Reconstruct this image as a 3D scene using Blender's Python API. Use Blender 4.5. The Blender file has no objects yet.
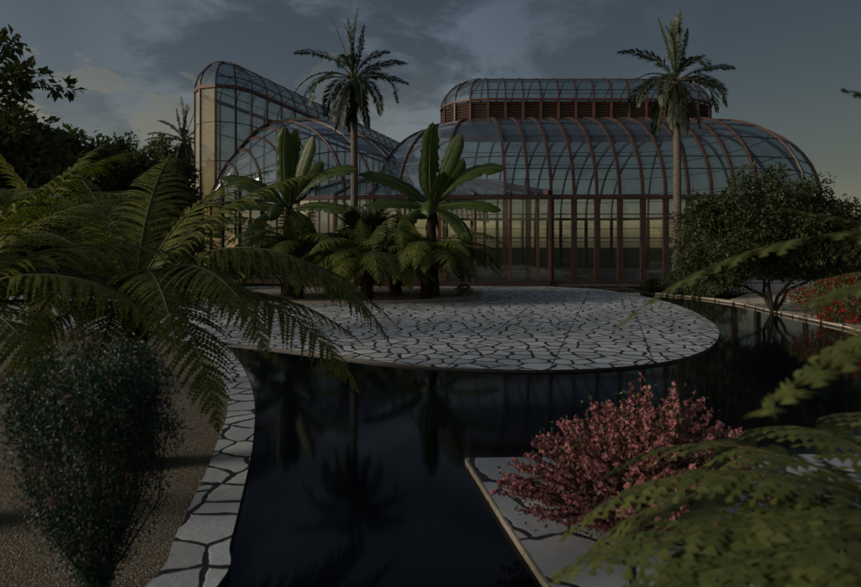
import bpy, math, random
from mathutils import Vector, Matrix, noise
from mathutils.geometry import tessellate_polygon
random.seed(7)
PI = math.pi
R = math.radians
sc = bpy.context.scene
COL = sc.collection
CAMH = 1.9
FPX = 574.0
HZ = 247.0

def W(px, py, z):
    return Vector(((px-430.5)*z/FPX, z, CAMH-(py-HZ)*z/FPX))
def G(px, py):
    z = FPX*CAMH/(py-HZ)
    return Vector(((px-430.5)*z/FPX, z, 0))

# ------------------------------------------------------------------ materials
def newmat(name):
    m = bpy.data.materials.new(name); m.use_nodes = True
    nt = m.node_tree
    for n in list(nt.nodes): nt.nodes.remove(n)
    out = nt.nodes.new('ShaderNodeOutputMaterial')
    return m, nt, out
def N(nt, t, **kw):
    n = nt.nodes.new(t)
    for k, v in kw.items():
        if k in n.inputs.keys(): n.inputs[k].default_value = v
        else: setattr(n, k, v)
    return n
def L(nt, a, b): nt.links.new(a, b)
def ramp(nt, fac, stops):
    r = nt.nodes.new('ShaderNodeValToRGB')
    e = r.color_ramp.elements
    while len(e) < len(stops): e.new(0.5)
    for i, (p, c) in enumerate(stops):
        e[i].position = p
        e[i].color = (c[0], c[1], c[2], 1) if hasattr(c, '__len__') else (c, c, c, 1)
    L(nt, fac, r.inputs[0]); return r.outputs[0]
def mixc(nt, fac, a, b, mode='MIX'):
    m = nt.nodes.new('ShaderNodeMix'); m.data_type = 'RGBA'; m.blend_type = mode
    for sock, v in ((m.inputs[0], fac), (m.inputs[6], a), (m.inputs[7], b)):
        if hasattr(v, 'links') or hasattr(v, 'is_linked'): L(nt, v, sock)
        elif hasattr(v, '__len__'): sock.default_value = (v[0], v[1], v[2], 1)
        else: sock.default_value = v
    return m.outputs[2]
def math_(nt, op, a, b=None, c=None):
    m = nt.nodes.new('ShaderNodeMath'); m.operation = op
    for i, v in enumerate((a, b, c)):
        if v is None: continue
        if hasattr(v, 'is_linked'): L(nt, v, m.inputs[i])
        else: m.inputs[i].default_value = v
    return m.outputs[0]

def leaf_mat(name, c1, c2, rough=0.5, trans=0.25, spec=0.3, nscale=1.5, tcol=None):
    m, nt, out = newmat(name)
    g = N(nt, 'ShaderNodeNewGeometry')
    nz = N(nt, 'ShaderNodeTexNoise', Scale=nscale, Detail=3.0)
    tc = N(nt, 'ShaderNodeTexCoord'); L(nt, tc.outputs['Object'], nz.inputs['Vector'])
    f = math_(nt, 'ADD', math_(nt, 'MULTIPLY', g.outputs['Random Per Island'], 0.5), math_(nt, 'MULTIPLY', nz.outputs[0], 0.55))
    col = ramp(nt, f, [(0.2, c1), (0.8, c2)])
    p = N(nt, 'ShaderNodeBsdfPrincipled', Roughness=rough)
    p.inputs['Specular IOR Level'].default_value = spec
    L(nt, col, p.inputs['Base Color'])
    t = N(nt, 'ShaderNodeBsdfTranslucent')
    tcx = mixc(nt, 1.0, col, tcol or (0.9, 1.0, 0.35), 'MULTIPLY')
    L(nt, tcx, t.inputs['Color'])
    mx = N(nt, 'ShaderNodeMixShader'); mx.inputs[0].default_value = trans
    L(nt, p.outputs[0], mx.inputs[1]); L(nt, t.outputs[0], mx.inputs[2]); L(nt, mx.outputs[0], out.inputs[0])
    return m

def plain_mat(name, c1, c2, rough=0.6, metal=0.0, scale=6.0, bump=0.0, spec=0.4, stretch=(1, 1, 1)):
    m, nt, out = newmat(name)
    tc = N(nt, 'ShaderNodeTexCoord'); mp = N(nt, 'ShaderNodeMapping'); mp.inputs['Scale'].default_value = stretch
    L(nt, tc.outputs['Object'], mp.inputs[0])
    nz = N(nt, 'ShaderNodeTexNoise', Scale=scale, Detail=6.0, Roughness=0.65); L(nt, mp.outputs[0], nz.inputs['Vector'])
    p = N(nt, 'ShaderNodeBsdfPrincipled', Roughness=rough, Metallic=metal)
    p.inputs['Specular IOR Level'].default_value = spec
    L(nt, ramp(nt, nz.outputs[0], [(0.3, c1), (0.7, c2)]), p.inputs['Base Color'])
    if bump:
        b = N(nt, 'ShaderNodeBump', Strength=bump, Distance=0.02); L(nt, nz.outputs[0], b.inputs['Height']); L(nt, b.outputs[0], p.inputs['Normal'])
    L(nt, p.outputs[0], out.inputs[0]); return m

def stone_mat(name, scale, c_lo, c_hi, joint=0.03, seams=False, tint=(0.05, 0.05, 0.055), jw=0.05):
    m, nt, out = newmat(name)
    tc = N(nt, 'ShaderNodeTexCoord')
    nz = N(nt, 'ShaderNodeTexNoise', Scale=1.7, Detail=2.0); L(nt, tc.outputs['Object'], nz.inputs['Vector'])
    sub = N(nt, 'ShaderNodeVectorMath', operation='SUBTRACT'); L(nt, nz.outputs['Color'], sub.inputs[0]); sub.inputs[1].default_value = (0.5, 0.5, 0.5)
    scl = N(nt, 'ShaderNodeVectorMath', operation='SCALE'); L(nt, sub.outputs[0], scl.inputs[0]); scl.inputs['Scale'].default_value = 0.32
    add = N(nt, 'ShaderNodeVectorMath', operation='ADD'); L(nt, tc.outputs['Object'], add.inputs[0]); L(nt, scl.outputs[0], add.inputs[1])
    ve = N(nt, 'ShaderNodeTexVoronoi', feature='DISTANCE_TO_EDGE', voronoi_dimensions='2D', Scale=scale); L(nt, add.outputs[0], ve.inputs['Vector'])
    vc = N(nt, 'ShaderNodeTexVoronoi', feature='F1', voronoi_dimensions='2D', Scale=scale); L(nt, add.outputs[0], vc.inputs['Vector'])
    wv = N(nt, 'ShaderNodeTexNoise', Scale=9.0, Detail=3.0); L(nt, tc.outputs['Object'], wv.inputs['Vector'])
    d = math_(nt, 'SUBTRACT', ve.outputs['Distance'], math_(nt, 'MULTIPLY', math_(nt, 'SUBTRACT', wv.outputs[0], 0.4), 0.13))
    mr = N(nt, 'ShaderNodeMapRange', interpolation_type='SMOOTHSTEP'); L(nt, d, mr.inputs[0])
    mr.inputs[1].default_value = jw*0.35; mr.inputs[2].default_value = jw
    mask = mr.outputs[0]
    if seams:
        mp = N(nt, 'ShaderNodeMapping'); mp.inputs['Rotation'].default_value = (0, 0, R(17.5)); L(nt, tc.outputs['Object'], mp.inputs[0])
        sx = N(nt, 'ShaderNodeSeparateXYZ'); L(nt, mp.outputs[0], sx.inputs[0])
        fr = math_(nt, 'PINGPONG', math_(nt, 'ADD', sx.outputs[0], 2.48+0.785*2), 0.785)
        g = math_(nt, 'GREATER_THAN', fr, 0.014)
        g = math_(nt, 'MAXIMUM', g, 0.25)
        mask = math_(nt, 'MULTIPLY', mask, g)
    sepc = N(nt, 'ShaderNodeSeparateColor'); L(nt, vc.outputs['Color'], sepc.inputs[0])
    n2 = N(nt, 'ShaderNodeTexNoise', Scale=14.0, Detail=8.0, Roughness=0.7); L(nt, tc.outputs['Object'], n2.inputs['Vector'])
    n3 = N(nt, 'ShaderNodeTexNoise', Scale=0.5, Detail=3.0); L(nt, tc.outputs['Object'], n3.inputs['Vector'])
    v = math_(nt, 'ADD', math_(nt, 'MULTIPLY', sepc.outputs[0], 0.45), math_(nt, 'ADD', math_(nt, 'MULTIPLY', n2.outputs[0], 0.45), math_(nt, 'MULTIPLY', n3.outputs[0], 0.2)))
    sc_ = ramp(nt, v, [(0.2, c_lo), (0.85, c_hi)])
    # thin cracks / chips
    cr = N(nt, 'ShaderNodeTexVoronoi', feature='DISTANCE_TO_EDGE', voronoi_dimensions='2D', Scale=scale*0.9)
    mpc = N(nt, 'ShaderNodeMapping'); mpc.inputs['Location'].default_value = (3.3, 7.1, 0); L(nt, add.outputs[0], mpc.inputs[0]); L(nt, mpc.outputs[0], cr.inputs['Vector'])
    crm = math_(nt, 'LESS_THAN', cr.outputs['Distance'], 0.008)
    crm = math_(nt, 'MULTIPLY', crm, math_(nt, 'GREATER_THAN', n3.outputs[0], 0.56))
    sc_ = mixc(nt, math_(nt, 'MULTIPLY', crm, 0.6), sc_, tint)
    st_ = N(nt, 'ShaderNodeTexNoise', Scale=0.9, Detail=7.0, Roughness=0.7); L(nt, tc.outputs['Object'], st_.inputs['Vector'])
    stm = N(nt, 'ShaderNodeMapRange'); L(nt, st_.outputs[0], stm.inputs[0]); stm.inputs[1].default_value = 0.48; stm.inputs[2].default_value = 0.72
    sc_ = mixc(nt, math_(nt, 'MULTIPLY', stm.outputs[0], 0.38), sc_, (c_lo[0]*0.5, c_lo[1]*0.5, c_lo[2]*0.42))
    hue = mixc(nt, sepc.outputs[1], (1.03, 1.0, 0.96), (0.96, 1.0, 1.04))
    sc_ = mixc(nt, 1.0, sc_, hue, 'MULTIPLY')
    col = mixc(nt, mask, tint, sc_)
    p = N(nt, 'ShaderNodeBsdfPrincipled', Roughness=0.62); p.inputs['Specular IOR Level'].default_value = 0.4
    L(nt, col, p.inputs['Base Color'])
    hgt = math_(nt, 'ADD', mask, math_(nt, 'MULTIPLY', n2.outputs[0], 0.35))
    b = N(nt, 'ShaderNodeBump', Strength=0.7, Distance=joint); L(nt, hgt, b.inputs['Height']); L(nt, b.outputs[0], p.inputs['Normal'])
    L(nt, p.outputs[0], out.inputs[0]); return m

def gravel_mat(name, c1, c2, c3, scale=60):
    m, nt, out = newmat(name)
    tc = N(nt, 'ShaderNodeTexCoord')
    v = N(nt, 'ShaderNodeTexVoronoi', feature='F1', Scale=scale); L(nt, tc.outputs['Object'], v.inputs['Vector'])
    s = N(nt, 'ShaderNodeSeparateColor'); L(nt, v.outputs['Color'], s.inputs[0])
    n = N(nt, 'ShaderNodeTexNoise', Scale=2.2, Detail=6.0); L(nt, tc.outputs['Object'], n.inputs['Vector'])
    c = ramp(nt, s.outputs[0], [(0.0, c1), (0.75, c2), (0.97, c3)])
    c = mixc(nt, math_(nt, 'MULTIPLY', n.outputs[0], 0.7), c, [k*0.55 for k in c1])
    p = N(nt, 'ShaderNodeBsdfPrincipled', Roughness=0.9); p.inputs['Specular IOR Level'].default_value = 0.2
    L(nt, c, p.inputs['Base Color'])
    b = N(nt, 'ShaderNodeBump', Strength=0.9, Distance=0.012); L(nt, math_(nt, 'SUBTRACT', 1.0, v.outputs['Distance']), b.inputs['Height']); L(nt, b.outputs[0], p.inputs['Normal'])
    L(nt, p.outputs[0], out.inputs[0]); return m

def glass_mat(name, tint, gcol=(0.9, 0.95, 1.0), dirt_glow=0.12, dirt_glow_col=(0.25, 0.3, 0.3), ior=1.6, wave=0.25):
    m, nt, out = newmat(name)
    tr = N(nt, 'ShaderNodeBsdfTransparent'); tr.inputs[0].default_value = (*tint, 1)
    gl = N(nt, 'ShaderNodeBsdfGlossy', Roughness=0.03); gl.inputs[0].default_value = (*gcol, 1)
    df = N(nt, 'ShaderNodeBsdfDiffuse'); df.inputs[0].default_value = (*dirt_glow_col, 1)
    tc = N(nt, 'ShaderNodeTexCoord')
    nz = N(nt, 'ShaderNodeTexNoise', Scale=0.9, Detail=5.0, Roughness=0.7); L(nt, tc.outputs['Object'], nz.inputs['Vector'])
    f = math_(nt, 'MULTIPLY', nz.outputs[0], dirt_glow*2)
    m1 = N(nt, 'ShaderNodeMixShader'); L(nt, f, m1.inputs[0]); L(nt, tr.outputs[0], m1.inputs[1]); L(nt, df.outputs[0], m1.inputs[2])
    fr = N(nt, 'ShaderNodeFresnel', IOR=ior)
    gb = N(nt, 'ShaderNodeNewGeometry')
    L(nt, math_(nt, 'ADD', ior, math_(nt, 'MULTIPLY', gb.outputs['Backfacing'], 1.0/ior-ior)), fr.inputs['IOR'])
    bn = N(nt, 'ShaderNodeTexNoise', Scale=0.35, Detail=1.0); L(nt, tc.outputs['Object'], bn.inputs['Vector'])
    b = N(nt, 'ShaderNodeBump', Strength=wave, Distance=0.15); L(nt, bn.outputs[0], b.inputs['Height'])
    L(nt, b.outputs[0], gl.inputs['Normal'])
    m2 = N(nt, 'ShaderNodeMixShader'); L(nt, fr.outputs[0], m2.inputs[0]); L(nt, m1.outputs[0], m2.inputs[1]); L(nt, gl.outputs[0], m2.inputs[2])
    L(nt, m2.outputs[0], out.inputs[0]); return m

M = {}
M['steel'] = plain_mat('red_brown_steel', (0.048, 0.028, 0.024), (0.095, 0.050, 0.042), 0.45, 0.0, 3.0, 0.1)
M['steel_red'] = plain_mat('rust_red_steel', (0.10, 0.045, 0.034), (0.17, 0.078, 0.055), 0.5, 0.0, 2.0)  # lighter, redder steel for rails, lantern posts and gallery mullions
M['slat'] = plain_mat('louvre_paint', (0.075, 0.040, 0.032), (0.125, 0.066, 0.05), 0.55)
M['purlin'] = plain_mat('dark_glazing_bar', (0.035, 0.035, 0.04), (0.07, 0.06, 0.06), 0.5)
M['glass'] = glass_mat('roof_glazing', (0.82, 0.90, 0.95), dirt_glow=0.33, dirt_glow_col=(0.145, 0.20, 0.25), ior=1.75)
M['wglass'] = glass_mat('wall_glazing', (0.92, 0.92, 0.84), gcol=(1.0, 0.98, 0.90), dirt_glow=0.035, dirt_glow_col=(0.30, 0.30, 0.24), ior=1.8, wave=0.02)
M['cream'] = glass_mat('sun_glow_glazing', (0.8, 0.72, 0.5), dirt_glow=0.40, dirt_glow_col=(0.66, 0.56, 0.34), ior=1.6)  # warm sun glow on the rounded end, painted in as a cream pane colour
M['plinth'] = plain_mat('plinth_stone', (0.10, 0.085, 0.075), (0.17, 0.14, 0.12), 0.8, 0, 2.0, 0.3)
M['terrace'] = stone_mat('terrace_flagstones', 2.7, (0.33, 0.35, 0.375), (0.74, 0.76, 0.785), 0.02, True, jw=0.085, tint=(0.020, 0.020, 0.024))
M['curb'] = stone_mat('kerb_flagstones', 3.0, (0.31, 0.335, 0.37), (0.62, 0.655, 0.70), 0.025, False, jw=0.065, tint=(0.020, 0.021, 0.026))
M['quay'] = stone_mat('quay_flagstones', 1.9, (0.36, 0.375, 0.40), (0.64, 0.655, 0.68), 0.02, False, tint=(0.035, 0.036, 0.04), jw=0.045)
M['sunlit_pave'] = stone_mat('sunlit_flagstones', 1.4, (0.52, 0.45, 0.34), (0.80, 0.71, 0.56), 0.02, False, jw=0.05)  # sun patch on the right bank, painted into the pale warm stone colour
M['gravel'] = gravel_mat('gravel', (0.10, 0.085, 0.06), (0.19, 0.165, 0.125), (0.42, 0.40, 0.35), 95)
M['soil'] = gravel_mat('planting_gravel', (0.26, 0.24, 0.20), (0.40, 0.37, 0.31), (0.58, 0.55, 0.48), 30)
M['edge'] = plain_mat('slab_edge', (0.20, 0.18, 0.15), (0.42, 0.38, 0.32), 0.8, 0, 12, 0.5)
M['bark'] = plain_mat('bark', (0.03, 0.024, 0.018), (0.075, 0.06, 0.045), 0.9, 0, 9, 0.9, 0.1, (1, 1, 0.25))
M['palmbark'] = plain_mat('palm_bark', (0.10, 0.082, 0.066), (0.21, 0.18, 0.15), 0.9, 0, 5, 0.8, 0.1, (1, 1, 4))
M['fernbark'] = plain_mat('fern_fibre', (0.018, 0.013, 0.009), (0.055, 0.04, 0.028), 1.0, 0, 16, 1.0, 0.05)
M['bananabark'] = plain_mat('banana_stem', (0.035, 0.03, 0.018), (0.085, 0.07, 0.035), 0.8, 0, 4, 0.7, 0.15, (2, 2, 0.5))
M['fern'] = leaf_mat('fern_green', (0.085, 0.11, 0.018), (0.25, 0.27, 0.055), 0.5, 0.38)
M['fernfar'] = leaf_mat('fern_green_island', (0.07, 0.10, 0.018), (0.19, 0.215, 0.05), 0.5, 0.32)
M['fernmid'] = leaf_mat('fern_green_dark', (0.05, 0.07, 0.015), (0.15, 0.17, 0.04), 0.5, 0.25)
M['fernnear'] = leaf_mat('fern_green_fresh', (0.05, 0.072, 0.018), (0.13, 0.15, 0.045), 0.55, 0.25, nscale=5)
M['rachis'] = plain_mat('rachis', (0.05, 0.05, 0.015), (0.10, 0.09, 0.03), 0.6)
M['palm'] = leaf_mat('palm_green', (0.018, 0.032, 0.016), (0.060, 0.085, 0.040), 0.45, 0.12)
M['banana'] = leaf_mat('banana_green', (0.028, 0.055, 0.012), (0.070, 0.110, 0.024), 0.42, 0.22, 0.35, 0.8)
M['bananamid'] = plain_mat('banana_midrib', (0.10, 0.14, 0.04), (0.16, 0.2, 0.06), 0.5)
M['treel'] = leaf_mat('maple_leaf', (0.038, 0.058, 0.020), (0.13, 0.155, 0.058), 0.55, 0.25)
M['treed'] = leaf_mat('dark_leaf', (0.045, 0.066, 0.026), (0.15, 0.175, 0.07), 0.55, 0.25)
M['treeg'] = leaf_mat('grey_green_leaf', (0.045, 0.060, 0.034), (0.11, 0.13, 0.075), 0.5, 0.15)
M['small'] = leaf_mat('right_tree_leaf', (0.022, 0.034, 0.012), (0.075, 0.095, 0.034), 0.5, 0.2)
M['shrub'] = leaf_mat('blue_green_leaf', (0.014, 0.040, 0.026), (0.045, 0.095, 0.060), 0.45, 0.1, 0.35, 4)
M['pinkfl'] = leaf_mat('mauve_flower', (0.18, 0.10, 0.13), (0.30, 0.18, 0.22), 0.6, 0.2, 0.2, 4, (1, .8, .8))
M['blossom'] = leaf_mat('pink_blossom', (0.26, 0.085, 0.095), (0.56, 0.27, 0.27), 0.6, 0.2, 0.2, 7, (1, .8, .8))
M['redfl'] = leaf_mat('red_flower', (0.30, 0.008, 0.012), (0.48, 0.02, 0.02), 0.5, 0.15, 0.2, 4, (1, .4, .4))
M['whitefl'] = leaf_mat('cream_flower', (0.5, 0.48, 0.36), (0.75, 0.72, 0.6), 0.6, 0.2, 0.2, 4, (1, 1, .8))
M['bluewall'] = plain_mat('blue_grey_render', (0.17, 0.18, 0.22), (0.25, 0.26, 0.30), 0.7, 0, 1.5, 0.2)
M['lawn'] = plain_mat('far_lawn', (0.010, 0.013, 0.010), (0.020, 0.023, 0.017), 1.0, 0, 0.6, 0.0, 0.02)
M['floor'] = plain_mat('hall_floor', (0.025, 0.027, 0.028), (0.055, 0.057, 0.057), 0.6, 0, 1.2)

def water_mat():
    m, nt, out = newmat('pool_water')
    tc = N(nt, 'ShaderNodeTexCoord'); mp = N(nt, 'ShaderNodeMapping'); mp.inputs['Scale'].default_value = (1, 0.6, 1)
    L(nt, tc.outputs['Object'], mp.inputs[0])
    nz = N(nt, 'ShaderNodeTexNoise', Scale=2.2, Detail=2.0); L(nt, mp.outputs[0], nz.inputs['Vector'])
    b = N(nt, 'ShaderNodeBump', Strength=0.05, Distance=0.02); L(nt, nz.outputs[0], b.inputs['Height'])
    p = N(nt, 'ShaderNodeBsdfPrincipled', Roughness=0.065, IOR=1.33)
    p.inputs['Base Color'].default_value = (0.002, 0.004, 0.008, 1); p.inputs['Specular IOR Level'].default_value = 0.21
    L(nt, b.outputs[0], p.inputs['Normal']); L(nt, p.outputs[0], out.inputs[0]); return m
M['water'] = water_mat()

# ------------------------------------------------------------------ mesh builder
class MB:
    def __init__(s): s.V = []; s.F = []
    def quad(s, a, b, c, d):
        n = len(s.V); s.V += [a, b, c, d]; s.F.append((n, n+1, n+2, n+3))
    def tri(s, a, b, c):
        n = len(s.V); s.V += [a, b, c]; s.F.append((n, n+1, n+2))
    def box(s, c, d, rz=0.0):
        c = Vector(c); hx, hy, hz = d[0]/2, d[1]/2, d[2]/2
        n = len(s.V); ca, sa = math.cos(rz), math.sin(rz)
        for z in (-hz, hz):
            for x, y in ((-hx, -hy), (hx, -hy), (hx, hy), (-hx, hy)):
                s.V.append(Vector((c.x+x*ca-y*sa, c.y+x*sa+y*ca, c.z+z)))
        s.F += [(n, n+3, n+2, n+1), (n+4, n+5, n+6, n+7)]
        for i in range(4):
            j = (i+1) % 4; s.F.append((n+i, n+j, n+4+j, n+4+i))
    def tube(s, pts, rad, seg=8, cap=True):
        rings = []
        up = Vector((0, 0, 1)); prev = None
        for i, p in enumerate(pts):
            p = Vector(p)
            t = (Vector(pts[min(i+1, len(pts)-1)])-Vector(pts[max(i-1, 0)])).normalized()
            if prev is None:
                u = t.cross(Vector((1, 0, 0)) if abs(t.z) > 0.9 else up).normalized()
            else:
                u = (prev-t*prev.dot(t)).normalized()
            prev = u; v = t.cross(u)
            r = rad[i] if hasattr(rad, '__len__') else rad
            n = len(s.V)
            for k in range(seg):
                a = 2*PI*k/seg
                s.V.append(p+u*(math.cos(a)*r)+v*(math.sin(a)*r))
            rings.append(n)
        for i in range(len(rings)-1):
            a, b = rings[i], rings[i+1]
            for k in range(seg):
                k2 = (k+1) % seg
                s.F.append((a+k, a+k2, b+k2, b+k))
        if cap:
            s.F.append(tuple(rings[0]+k for k in reversed(range(seg))))
            s.F.append(tuple(rings[-1]+k for k in range(seg)))
    def bar(s, pts, w, d, side=None):
        """rectangular section swept along pts; w across 'side', d in the other direction"""
        rings = []
        for i, p in enumerate(pts):
            p = Vector(p)
            t = (Vector(pts[min(i+1, len(pts)-1)])-Vector(pts[max(i-1, 0)]))
            if t.length < 1e-6: t = Vector((0, 0, 1))
            t.normalize()
            sd = side[i] if isinstance(side, list) else side
            if sd is None: sd = t.cross(Vector((0, 0, 1)))
            sd = (sd-t*sd.dot(t))
            if sd.length < 1e-6: sd = Vector((1, 0, 0))
            sd.normalize(); u = t.cross(sd)
            n = len(s.V)
            for a, b in ((-1, -1), (1, -1), (1, 1), (-1, 1)):
                s.V.append(p+sd*(a*w/2)+u*(b*d/2))
            rings.append(n)
        for i in range(len(rings)-1):
            a, b = rings[i], rings[i+1]
            for k in range(4):
                k2 = (k+1) % 4; s.F.append((a+k, a+k2, b+k2, b+k))
        s.F.append(tuple(rings[0]+k for k in (3, 2, 1, 0))); s.F.append(tuple(rings[-1]+k for k in range(4)))
    def poly(s, outline, z0, z1, holes=None, side=True):
        loops = [[Vector((p[0], p[1], 0)) for p in outline]]
        tris = tessellate_polygon(loops)
        n = len(s.V); k = len(outline)
        s.V += [Vector((p[0], p[1], z1)) for p in outline]
        area = sum(outline[i][0]*outline[(i+1) % k][1]-outline[(i+1) % k][0]*outline[i][1] for i in range(k))
        for t in tris:
            a, b, c = [outline[i] for i in t]
            cr = (b[0]-a[0])*(c[1]-a[1])-(b[1]-a[1])*(c[0]-a[0])
            if abs(cr) < 1e-9: continue
            t = t if cr > 0 else (t[0], t[2], t[1])
            s.F.append((n+t[0], n+t[1], n+t[2]))
        if side:
            m = len(s.V); s.V += [Vector((p[0], p[1], z0)) for p in outline]
            for i in range(k):
                j = (i+1) % k
                s.F.append((m+i, m+j, n+j, n+i) if area > 0 else (m+j, m+i, n+i, n+j))
    def build(s, name, mat, parent=None, smooth=False, origin=None):
        me = bpy.data.meshes.new(name)
        o0 = Vector(origin) if origin is not None else Vector((0, 0, 0))
        me.from_pydata([tuple(Vector(v)-o0) for v in s.V], [], s.F)
        me.materials.append(mat)
        if smooth: me.polygons.foreach_set('use_smooth', [True]*len(me.polygons))
        me.update()
        o = bpy.data.objects.new(name, me); COL.objects.link(o)
        if origin is not None: o.location = o0
        if parent: o.parent = parent
        return o

def tag(o, label, cat, group=None, kind=None):
    if label: o['label'] = label
    if cat: o['category'] = cat
    if group: o['group'] = group
    if kind: o['kind'] = kind
    return o
def thing(name, label, cat, loc, rz=0.0, group=None, scale=1.0):
    o = bpy.data.objects.new(name, None); COL.objects.link(o)
    o.location = loc; o.rotation_euler = (0, 0, rz); o.scale = (scale,)*3
    o.empty_display_size = 0.2
    return tag(o, label, cat, group)
def copy_thing(root, label, loc, rz=0.0, scale=1.0, group=None):
    r = root.copy(); COL.objects.link(r); r.location = loc; r.rotation_euler = (0, 0, rz); r.scale = (scale,)*3
    r['label'] = label
    if group: r['group'] = group
    for ch in list(root.children):
        c = ch.copy(); COL.objects.link(c); c.parent = r
        for g in list(ch.children):
            d = g.copy(); COL.objects.link(d); d.parent = c
    return r

# ------------------------------------------------------------------ ground, water, paving
def smooth_pts(pts, n=6):
    out = []
    k = len(pts)
    for i in range(k-1):
        p0 = pts[max(i-1, 0)]; p1 = pts[i]; p2 = pts[i+1]; p3 = pts[min(i+2, k-1)]
        for j in range(n):
            t = j/n
            out.append(tuple(0.5*((2*p1[a])+(-p0[a]+p2[a])*t+(2*p0[a]-5*p1[a]+4*p2[a]-p3[a])*t*t+(-p0[a]+3*p1[a]-3*p2[a]+p3[a])*t**3) for a in (0, 1)))
    out.append(tuple(pts[-1])); return out
def gp(l): return [tuple(G(x, y)[:2]) for x, y in l]

curb_out = smooth_pts([(-2.0, -3), (-1.75, 0), (-1.45, 2)]+gp([(218, 587), (230, 545), (240, 505), (247, 475), (252, 450), (254.5, 425), (254.5, 405), (251, 387), (243, 368), (232, 353), (219, 342)]))
curb_in = smooth_pts([(-2.6, -3), (-2.3, 0), (-1.9, 2)]+gp([(147, 587), (176, 536), (206, 473), (218, 441), (227, 415), (226, 395), (220, 375), (207, 357), (186, 343)]))
front = smooth_pts(gp([(219, 342), (240, 344.2), (280, 348.7), (330, 355), (380, 361.5), (440, 367.3), (500, 370), (560, 370), (620, 367), (670, 361), (700, 352.5), (714, 344), (719, 334), (716, 326), (705, 318), (684, 307.5), (655, 299), (622, 292.5), (590, 288.5)]))
FZ = 28.0
right_bank = smooth_pts([(9.2, FZ-0.2)]+gp([(655, 293.5), (690, 296.8), (716.7, 300.4), (741, 304.4), (771.6, 311.3), (810, 319.7), (848, 328), (861, 332)])+[(9.4, 10.5), (9.1, 8), (8.8, 6.6), (8.6, 5.7)])
near_land = [(5, 5.25), tuple(G(467, 460)[:2]), tuple(G(507, 523)[:2]), tuple(G(550, 587)[:2]), (1.0, 1.2), (1.3, -3)]

hole = curb_out[:-1] + front + [(7.4, FZ-0.2)] + right_bank + near_land
# ground sheet with the pool cut out of it
g = MB()
BIG = 1500.0
outer = [(-BIG, -BIG), (BIG, -BIG), (BIG, BIG), (-BIG, BIG)]
loops = [[Vector((x, y, 0)) for x, y in outer], [Vector((x, y, 0)) for x, y in hole]]
flat = outer+hole
g.V = [Vector((x, y, -0.01)) for x, y in flat]
for t in tessellate_polygon(loops):
    a, b, c = [flat[i] for i in t]
    cr = (b[0]-a[0])*(c[1]-a[1])-(b[1]-a[1])*(c[0]-a[0])
    if abs(cr) > 1e-9: g.F.append(tuple(t) if cr > 0 else (t[0], t[2], t[1]))
tag(g.build('ground', M['lawn']), None, None, kind='structure')
w = MB(); w.poly([(-14, -6), (14, -6), (14, 29), (-14, 29)], 0, -0.035, side=False)
tag(w.build('pool_water', M['water']), None, None, kind='structure')
b = MB()
k = len(hole); n = 0
for i in range(k):
    j = (i+1) % k
    p, q = hole[i], hole[j]
    b.quad(Vector((p[0], p[1], 0.004)), Vector((q[0], q[1], 0.004)), Vector((q[0], q[1], -0.5)), Vector((p[0], p[1], -0.5)))
M['wet'] = plain_mat('wet_stone', (0.02, 0.02, 0.022), (0.05, 0.05, 0.05), 0.4, 0, 3, 0.4)
tag(b.build('pool_wall', M['wet']), None, None, kind='structure')
# gravel bed on the left bank
gr = MB(); gr.poly(list(curb_in)+[(-14, 20), (-14, -3)], 0, -0.004, side=False)
tag(gr.build('gravel_path', M['gravel']), None, None, kind='structure')
cb = MB(); cb.poly(list(curb_out)+list(reversed(curb_in)), -0.14, 0.012, side=False)
tag(cb.build('left_kerb_path', M['curb']), None, None, kind='structure')
te = MB(); te.poly(front+[(5.6, FZ-0.35), (-8, FZ-0.3), (-16, 26), (-16, 14), tuple(G(150, 330)[:2]), tuple(G(186, 343)[:2])], -0.10, 0.006, side=False)
tag(te.build('terrace_paving', M['terrace']), None, None, kind='structure')
nl = MB(); nl.poly([(10.0, 5.7), (5, 5.25)]+[near_land[1], near_land[2], near_land[3], near_land[4], near_land[5], (10, -3)], -0.005, 0.02, side=False)
tag(nl.build('right_quay_paving', M['quay']), None, None, kind='structure')
ne = MB(); 
for i in range(1, 5):
    p, q = Vector(near_land[i]).to_3d(), Vector(near_land[i+1]).to_3d()
    d = (q-p).normalized(); nrm = Vector((d.y, -d.x, 0))
    if i == 1: pass
    ne.bar([p+Vector((0, 0, -0.045)), q+Vector((0, 0, -0.045))], 0.035, 0.12, nrm)
tag(ne.build('right_quay_edge', M['edge']), None, None, kind='structure')
# right bank: kerb, paving painted as sunlit
rb = right_bank
rin = [(x+0.35, y) for x, y in rb]
rk = MB(); rk.poly([p for p in rb[6:]]+list(reversed([p for p in rin[6:]])), -0.14, 0.03)
tag(rk.build('right_kerb', M['sunlit_pave']), None, None, kind='structure')
wp = MB(); wp.poly([rin[18], (11.2, 21.2), (13, 23.5), (24, 23.5), (24, 9), (9.9, 9)]+list(reversed(rin[19:-12])), 0, 0.0, side=False)
wpo = wp.build('right_paving', M['sunlit_pave']); tag(wpo, None, None, kind='structure')

# planting island on the terrace
isl = []
cx, cy, ax, ay = -3.6, 22.6, 5.6, 3.6
for i in range(48):
    a = 2*PI*i/48
    isl.append((cx+ax*math.cos(a), cy+ay*math.sin(a)))
im = MB(); im.poly(isl, 0.0, 0.06)
tag(im.build('planting_bed', M['soil']), None, None, kind='structure')

kb = MB(); kb.bar([Vector((x, y, 0.05)) for x, y in isl]+[Vector((*isl[0], 0.05))], 0.13, 0.16, Vector((0, 0, 1)))
tag(kb.build('planting_bed_kerb', M['edge']), None, None, kind='structure')

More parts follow.
